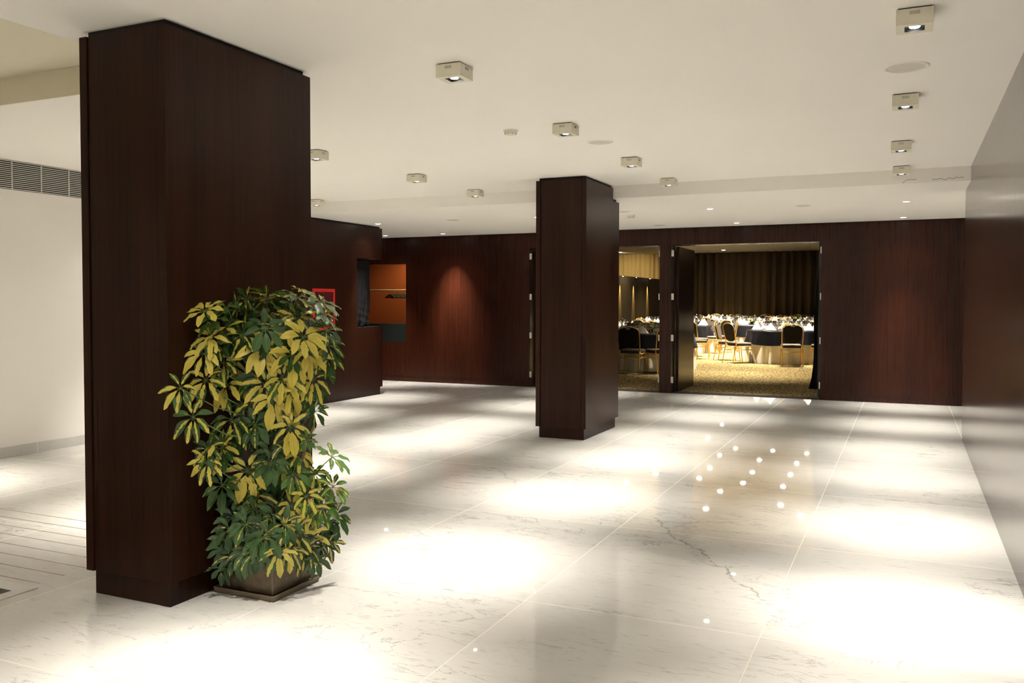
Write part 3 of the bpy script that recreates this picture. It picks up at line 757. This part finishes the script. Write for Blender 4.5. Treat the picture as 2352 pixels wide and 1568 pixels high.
# black drape at the right side of the wide doorway, flaring at the foot
b = MB(); vs = []; fs = []; nz = 14; nu = 24
Y_ = 15.9
xt = cam_pt(1880, 640, Y=Y_).x; xb = cam_pt(1858, 880, Y=Y_).x
for i in range(nz+1):
    v = i/nz; z = 2.55*v; xl = xb + (xt-xb)*(v**.55) + .02*math.sin(v*9)
    for j in range(nu+1):
        u = j/nu; vs.append((xl+(-.6-xl)*u, Y_ + .04*math.sin(u*30) + .1*u, z+.004))
for i in range(nz):
    for j in range(nu): a = i*(nu+1)+j; fs.append((a, a+1, a+nu+2, a+nu+1))
b.add(vs, fs, 0, True); o = b.build('door_drape', BLACKCL); m = o.modifiers.new('s', 'SOLIDIFY'); m.thickness = .008
tag(o, 'black drape flaring to the carpet just inside the right jamb of the wide doorway', 'curtain')

# chairs: origin on the floor under the seat centre, facing +Y (backrest at -Y)
S = 1.07
def chair_meshes():
    P = {}
    # seat pad with rounded rim: top striped, sides dark
    def pad(w0, w1, d0, d1, z0, z1, r, nx=5):
        b = MB(); prof = [(0,0),(.0,.55),(.35,.9),(1,1)]
        def ring(inset, z):
            pts = []
            for (cx, cy, a0) in ((w1/2-r, d1-r, 0), (-w1/2+r, d1-r, PI/2), (-w0/2+r, d0+r, PI), (w0/2-r, d0+r, 3*PI/2)):
                for k in range(4):
                    a = a0+k*PI/6; pts.append((cx+(r-inset)*math.cos(a), cy+(r-inset)*math.sin(a), z))
            return pts
        levels = [(.012,z0),(0,z0+.012),(0,z1-.03),(.008,z1-.012),(.03,z1)]
        rings = [ring(i, z) for i, z in levels]; n = len(rings[0]); vs = [p for g in rings for p in g]
        for li_ in range(len(rings)-1):
            mi = 1 if li_ < 3 else 0
            b.add([], [])
        base = len(b.v); b.v += vs
        for li_ in range(len(rings)-1):
            for k in range(n):
                b.f.append((base+li_*n+k, base+li_*n+(k+1)%n, base+(li_+1)*n+(k+1)%n, base+(li_+1)*n+k)); b.m.append(1 if li_ < 2 else 0); b.smooth.append(True)
        b.f.append(tuple(base+k for k in reversed(range(n)))); b.m.append(1); b.smooth.append(False)
        b.f.append(tuple(base+(len(rings)-1)*n+k for k in range(n))); b.m.append(0); b.smooth.append(False)
        return b
    P['seat'] = (pad(.40*S, .43*S, -.20*S, .22*S, .40*S, .475*S, .05*S), [CH_FAB, CH_SIDE])
    # backrest: arched pad following a backward lean
    def lean(z): return -.205*S - (z-.46*S)*.20
    def outline(scale=1.0):
        w = .20*S*scale; pts = []
        zb, zs, zt = .50*S, .80*S, .905*S
        for k in range(9):                        # lower rounded edge
            a = PI + PI*k/8; pts.append((w*.86*math.cos(a), zb+.07*S+.07*S*math.sin(a)))
        pts.append((w*1.04, zs))
        for k in range(9):
            a = k*PI/8; pts.append((w*1.04*math.cos(a), zs+(zt-zs)*math.sin(a)**.8 if 0 < k < 8 else zs))
        return pts
    ol = outline(); b = MB(); n = len(ol)
    front = [(x, lean(z)+.018*S, z) for x, z in ol]; back = [(x, lean(z)-.012*S, z) for x, z in ol]
    fi = [(x*.9, lean(z)+.034*S, .70*S+(z-.70*S)*.92) for x, z in ol]
    b.add(fi, [tuple(range(n))], 0); b.add(back, [tuple(reversed(range(n)))], 1)
    b.add(fi+front, [(k, n+k, n+(k+1)%n, (k+1)%n) for k in range(n)], 0, True)
    b.add(front+back, [(k, n+k, n+(k+1)%n, (k+1)%n) for k in range(n)], 1, True)
    P['backrest'] = (b, [CH_FAB, CH_BLACK])
    b = MB(); w = .218*S; pts = [(-w*.98, lean(.47*S)+.0, .44*S), (-w, lean(.6*S), .6*S), (-w*1.03, lean(.79*S), .79*S)]
    for k in range(1, 8):
        a = PI - k*PI/8; z = .80*S + .125*S*math.sin(a)**.85; pts.append((w*1.03*math.cos(a), lean(z), z))
    pts += [(w*1.03, lean(.79*S), .79*S), (w, lean(.6*S), .6*S), (w*.98, lean(.47*S), .44*S)]
    b.tube(pts, .0115*S, 7); P['back_frame'] = (b, [GOLD])
    b = MB()
    b.add([(-.05*S, lean(.89*S)-.016*S, .868*S), (.05*S, lean(.89*S)-.016*S, .868*S), (.035*S, lean(.905*S)-.016*S, .893*S), (-.035*S, lean(.905*S)-.016*S, .893*S),
           (-.05*S, lean(.89*S)+.04*S, .868*S), (.05*S, lean(.89*S)+.04*S, .868*S), (.035*S, lean(.905*S)+.04*S, .893*S), (-.035*S, lean(.905*S)+.04*S, .893*S)],
          [(0,3,2,1),(4,5,6,7),(0,1,5,4),(2,3,7,6),(1,2,6,5),(3,0,4,7)]); P['handle'] = (b, [CHROME])
    for s in (-1, 1):
        b = MB(); b.tube([(s*.212*S, -.20*S, .45*S), (s*.218*S, -.225*S, .36*S), (s*.222*S, -.30*S, .0)], [.0125*S,.0125*S,.010*S], 7); P['leg%d' % s] = (b, [GOLD])
        b = MB(); b.tube([(s*.212*S, -.19*S, .385*S), (s*.215*S, .12*S, .39*S), (s*.217*S, .185*S, .375*S), (s*.22*S, .205*S, .33*S), (s*.222*S, .235*S, 0)], [.0125*S]*4+[.010*S], 7); P['fleg%d' % s] = (b, [GOLD])
        b = MB(); b.tube([(s*.218*S, -.235*S, .30*S), (s*.218*S, .205*S, .315*S)], .007*S, 6); P['stretcher%d' % s] = (b, [GOLD])
    b = MB(); b.tube([(-.217*S, .208*S, .30*S), (.217*S, .208*S, .30*S)], .007*S, 6); b.tube([(-.217*S, -.24*S, .30*S), (.217*S, -.24*S, .30*S)], .007*S, 6); P['crossbar'] = (b, [GOLD])
    return P
PARTN = {'leg-1':'leg','leg1':'leg','fleg-1':'leg','fleg1':'leg','stretcher-1':'stretcher','stretcher1':'stretcher'}
CP = chair_meshes()
ch0 = empty('banquet_chair'); tag(ch0, 'x', 'chair')
for k, (mb, mats) in CP.items(): mb.build(PARTN.get(k, k), mats, ch0)
CT = tree_of(ch0)
# one joined mesh for chairs too far away to show their parts
allm = [CH_FAB, CH_SIDE, CH_BLACK, GOLD, CHROME]; fb = MB()
for k, (mb, mats) in CP.items():
    base = len(fb.v); fb.v += mb.v
    for f, mi, sm in zip(mb.f, mb.m, mb.smooth): fb.f.append(tuple(i+base for i in f)); fb.m.append(allm.index(mats[mi])); fb.smooth.append(sm)
far0 = fb.build('banquet_chair', allm); tag(far0, 'x', 'chair')
used = {'near': False, 'far': False}
def chair(x, y, ang, label, group, far=False):
    """ang: direction the chair faces, radians from +X"""
    rz = ang - PI/2
    if far:
        if not used['far']: used['far'] = True; far0.location = (x, y, 0); far0.rotation_euler = (0,0,rz); tag(far0, label, group=group); return
        c = far0.copy(); COL.objects.link(c); c.location = (x, y, 0); c.rotation_euler = (0,0,rz); tag(c, label, group=group)
    else:
        if not used['near']: used['near'] = True; ch0.location = (x, y, 0); ch0.rotation_euler = (0,0,rz); tag(ch0, label, group=group); return
        copy_tree(ch0, (x, y, 0), rz, label, group, CT)

# tables
RT_, ZT = .95, .80
def cloth_skirt():
    b = MB(); n = 180; vs = []; fs = []
    rows = [(RT_-.02, ZT), (RT_+.002, ZT-.006), (RT_+.004, ZT-.03), (RT_+.006, ZT-.30), (RT_+.012, .35), (RT_+.02, .004)]
    r = random.Random(2); ph = [r.uniform(0, 6.28) for _ in range(6)]
    for i, (rr, z) in enumerate(rows):
        for k in range(n):
            a = 2*PI*k/n; f = (0, 0, .006, .026, .05, .066)[i]
            q = rr + f*(math.sin(a*17+ph[0]+.8*math.sin(a*3+ph[1]))*.7 + math.sin(a*29+ph[2])*.3)
            vs.append((q*math.cos(a), q*math.sin(a), z))
    for i in range(len(rows)-1):
        for k in range(n): fs.append((i*n+k, (i+1)*n+k, (i+1)*n+(k+1)%n, i*n+(k+1)%n))
    fs.append(tuple(range(n))); b.add(vs, fs, 0, True); b.smooth[-1] = False
    return b
def overlay():
    b = MB(); n = 144; vs = []; fs = []
    rows = [(RT_-.01, ZT+.005), (RT_+.012, ZT+.001), (RT_+.016, ZT-.03), (RT_+.024, ZT-.18), (RT_+.04, ZT-.34)]
    r = random.Random(4); ph = [r.uniform(0, 6.28) for _ in range(6)]
    for i, (rr, z) in enumerate(rows):
        for k in range(n):
            a = 2*PI*k/n; f = (0, .001, .004, .018, .03)[i]
            q = rr + f*(.9+math.sin(a*11+ph[0]+math.sin(a*2+ph[1])))
            vs.append((q*math.cos(a), q*math.sin(a), z + (.02*math.cos(a*4+.6) if i == 4 else 0)))
    for i in range(len(rows)-1):
        for k in range(n): fs.append((i*n+k, (i+1)*n+k, (i+1)*n+(k+1)%n, i*n+(k+1)%n))
    fs.append(tuple(range(n))); b.add(vs, fs, 0, True); b.smooth[-1] = False
    return b
sk0 = cloth_skirt().build('tablecloth', WHITECL); ov0 = overlay().build('overlay_cloth', OVERLAY)
b = MB()
b.lathe([(.001,0),(.036,0),(.034,.004),(.006,.008),(.0045,.05),(.0045,.105),(.010,.112),(.034,.135),(.042,.165),(.040,.20),(.036,.225),(.0345,.225),(.038,.20),(.040,.166),(.032,.138),(.001,.118)], 12)
gl0 = b.build('wine_glass', GLASS)
b = MB(); w_ = .115; d_ = .07; hh = .175                                   # folded napkin tent
b.add([(-w_,-d_,0),(w_,-d_,0),(0,-.004,hh),(-w_,d_,0),(w_,d_,0),(0,.004,hh),(-w_*.94,-d_+.006,0),(w_*.94,-d_+.006,0)], [(0,1,2),(4,3,5),(0,2,5,3),(1,4,5,2),(0,3,4,1)])
b.add([(-w_*.5,-d_-.004,.0),(w_,-d_-.002,.0),(.01,-.008,hh*.985)], [(0,1,2)])
np0 = b.build('folded_napkin', NAPKIN)
b = MB(); b.lathe([(.001,0),(.105,0),(.135,.012),(.137,.016),(.10,.008),(.001,.006)], 28); pt0 = b.build('dinner_plate', plain('white_china', (.8,.79,.76), .15))
fl0 = empty('flower_centrepiece')
b = MB(); b.lathe([(.001,0),(.045,0),(.055,.03),(.05,.09),(.047,.09),(.05,.03),(.001,.01)], 16); b.build('vase', GLASS, fl0)
b = MB(); r5 = random.Random(9)
for k in range(14):
    a = r5.uniform(0, 6.28); rr = r5.uniform(0, .11); z = r5.uniform(.10,.15)
    b.lathe([(.001,-.02),(.022,-.012),(.030,.004),(.020,.018),(.001,.022)], 8, (rr*math.cos(a), rr*math.sin(a), z))
b.build('blossoms', YELLOW, fl0)
b = MB()
for k in range(10):
    a = r5.uniform(0, 6.28); b.tube([(0,0,.02),(.05*math.cos(a),.05*math.sin(a),.10),(.13*math.cos(a),.13*math.sin(a),.11)], [.003,.008,.002], 5)
b.build('greenery', GREENF, fl0)
FT = tree_of(fl0); FIRST = {}
def put(proto, key, loc, rz, label, cat, group):
    if key not in FIRST:
        FIRST[key] = 1; o = proto
        if proto.type == 'EMPTY': pass
    else:
        if proto.type == 'EMPTY':
            o = copy_tree(proto, loc, rz, label, group, FT)
        else: o = proto.copy(); COL.objects.link(o)
    o.location = loc; o.rotation_euler = (0,0,rz); tag(o, label, cat, group); return o
# (x, y, rotation of the place settings, chairs?, near, words, number of settings, glasses per setting)
TABLES = [(-2.76, 22.86, .30, 'the big right hand table'),
          (-5.28, 19.33, .10, 'the shaded table in the narrow doorway'),
          (-6.28, 26.25, .25, 'the table half hidden by the door leaf'),
          (-2.30, 26.60, .0, 'the table behind the big right hand one'),
          (-4.45, 28.10, .4, 'the middle table of the third row'),
          (-7.55, 22.9, .2, 'the second table in the narrow doorway'),
          (-2.45, 30.2, .1, 'the fourth row table at the right'),
          (-5.35, 30.9, .3, 'the fourth row table below the brown curtain'),
          (-7.38, 28.7, .1, 'the third table in the narrow doorway'),
          (-7.42, 31.9, .5, 'the fourth table in the narrow doorway'),
          (-3.70, 33.1, .4, 'the fifth row table at the right'),
          (-6.10, 34.0, .2, 'the fifth row table left of centre'),
          (-2.60, 36.2, .0, 'the rearmost table at the right'),
          (-5.00, 36.9, .3, 'the rearmost table left of centre'),
          (-7.42, 36.6, .1, 'the rearmost table beside the partition')]
# chairs placed by eye round the front tables: (x, y, facing angle deg, label)
def face(x, y, tx, ty): return math.atan2(ty-y, tx-x)
NEAR_CH = [(-2.50, 21.62, None, 0, 'seen square from behind at the big right hand table'),
           (-3.80, 22.08, 42, 0, 'seen from behind at an angle, left of the right table'),
           (-4.22, 22.95, -4, 0, 'side on, just behind the angled chair'),
           (-1.78, 21.95, 140, 0, 'partly cut by the right jamb, at the right table'),
           (-5.06, 25.85, 152, 2, 'half turned with black back, beside the table by the door leaf'),
           (-5.70, 27.30, 240, 2, 'showing its pale front, behind the half turned chair'),
           (-5.12, 23.2, 50, None, 'just peeping past the open door leaf, lower of two'),
           (-5.32, 24.3, 60, 2, 'just peeping past the open door leaf, upper of two'),
           (-5.30, 17.95, None, 1, 'with its black back to the foyer, narrow doorway'),
           (-4.76, 18.16, 135, 1, 'shaded and side on, at the right of the narrow doorway')]
for (x, y, a, ti, s) in NEAR_CH:
    ang = math.radians(a) if a is not None else face(x, y, TABLES[ti][0], TABLES[ti][1])
    chair(x, y, ang, 'gold framed banquet chair ' + s, 'banquet chairs round the hall tables')
PLACED = [(c[0], c[1]) for c in NEAR_CH]
def seat_ring(i, skip):
    tx, ty, r0, words_ = TABLES[i]
    for k in range(8):
        if k in skip: continue
        a = r0 + k*PI/4; rr = 1.40
        x, y = tx+rr*math.cos(a), ty+rr*math.sin(a)
        if any(math.hypot(x-q[0], y-q[1]) < .58 for q in PLACED): continue
        PLACED.append((x, y))
        side = 'with pale front showing' if math.sin(a) > .3 else ('with black back showing' if math.sin(a) < -.3 else 'seen side on')
        chair(x, y, a+PI, 'gold chair %s at %s' % (side, words_), 'chairs at '+words_, far=True)
def ang_of(i, x, y): return math.atan2(y-TABLES[i][1], x-TABLES[i][0])
for i in range(len(TABLES)):
    tx, ty, r0, words_ = TABLES[i]; skip = []
    for k in range(8):
        a = r0 + k*PI/4; x, y = tx+1.36*math.cos(a), ty+1.36*math.sin(a)
        if any(math.hypot(x-c[0], y-c[1]) < .62 for c in NEAR_CH): skip.append(k)
        if i == 1 and (math.sin(a) < -.1 or math.cos(a) > .2): skip.append(k)
        if i == 0 and math.sin(a) < -.55: skip.append(k)
        if any(j != i and math.hypot(x-TABLES[j][0], y-TABLES[j][1]) < RT_+.38 for j in range(len(TABLES))): skip.append(k)
        if y > YH-.5 or x < -8.1 and y > 23.5: skip.append(k)
    seat_ring(i, skip)
gcount = 0
for i, (tx, ty, r0, words_) in enumerate(TABLES):
    put(sk0, 'sk', (tx, ty, 0), r0, 'white floor-length tablecloth on ' + words_, 'tablecloth', 'white tablecloths')
    put(ov0, 'ov', (tx, ty, 0), r0*2, 'black satin overlay cloth on ' + words_, 'tablecloth', 'black overlay cloths')
    z = ZT+.007
    put(fl0, 'fl', (tx, ty, z), r0, 'low yellow flower centrepiece on ' + words_, 'flowers', 'flower centrepieces')
    for k in range(10 if i < 2 else 8):
        n_ = 10 if i < 2 else 8
        a = r0 + .25 + 2*PI*k/n_
        ca, sa = math.cos(a), math.sin(a)
        put(pt0, 'pt', (tx+.74*ca, ty+.74*sa, z), a, 'white dinner plate laid on ' + words_, 'plate', 'plates on '+words_)
        put(np0, 'np', (tx+.76*ca, ty+.76*sa, z+.0165), a-PI/2+PI+rnd.uniform(-.25,.25), 'white napkin folded to a peak on ' + words_, 'napkin', 'napkins on '+words_)
        for (dr, da) in ((.52,.22),(.55,.05),(.48,-.14),(.40,.10))[:4 if i < 2 else 3]:
            if gcount >= 290: break
            gcount += 1
            put(gl0, 'gl', (tx+dr*math.cos(a+da), ty+dr*math.sin(a+da), z), 0, 'clear stemmed glass standing on ' + words_, 'glass', 'glasses on '+words_)

# hall downlights: a grid of small recessed lamps
hl0 = empty('hall_downlight')
b = MB(); b.lathe([(.075,-.001),(.09,-.004),(.10,0)], 20); b.build('trim_ring', WHITEP, hl0)
b = MB(); b.lathe([(0,-.008),(.045,-.007),(.075,-.001)], 16); b.build('bulb', HALL_ON, hl0)
spot('spot_light', (0,0,-.012), HALL_W, hl0, 76, .9, .05, (1,.87,.66))
HT = tree_of(hl0)
HL = [(-3.14,25.58),(-4.25,25.59),(-5.54,25.74),(-3.16,27.43),(-4.27,27.36),(-5.59,27.52),(-3.21,29.54),(-4.39,29.59),(-5.76,29.95),(-3.10,31.56),(-4.24,31.62),(-5.52,31.63),
      (-6.90,25.91),(-8.11,27.68),(-4.63,24.20),(-4.56,21.99),(-6.903,33.577),(-7.112,37.45),(-11.57,37.26),(-2.9,23.2),(-2.3,22.2),(-3.3,18.9),(-1.6,24.6),(-7.3,24.2),(-7.3,29.8)]
for i, (x, y) in enumerate(HL):
    lab = 'tiny round recessed downlight in the ceiling of the banquet hall'
    if i == 0: hl0.location = (x, y, HC); tag(hl0, lab, 'downlight', 'downlights of the banquet hall')
    else:
        c = copy_tree(hl0, (x, y, HC), 0, lab, 'downlights of the banquet hall', HT)
        if x < -11:
            for ch in kids(c):
                if ch.type == 'LIGHT': ch.rotation_euler = (math.radians(52), 0, 0); ch.data = ch.data.copy(); ch.data.spot_size = 2.2; ch.data.spot_blend = 1; ch.data.energy *= .10
# the cloakroom has its ceiling lamp
cl = empty('cloakroom_lamp', (-9.3, 15.55, 2.9)); tag(cl, 'round ceiling lamp inside the orange cloakroom', 'lamp')
b = MB(); b.lathe([(.10,0),(.10,-.04),(.06,-.06),(0,-.062)], 20); b.build('shade', emit('cloak_lamp', (1,.8,.5), 4), cl)
spot('spot_light', (0,0,-.08), 60, cl, 160, .6, .03, (1,.8,.5))
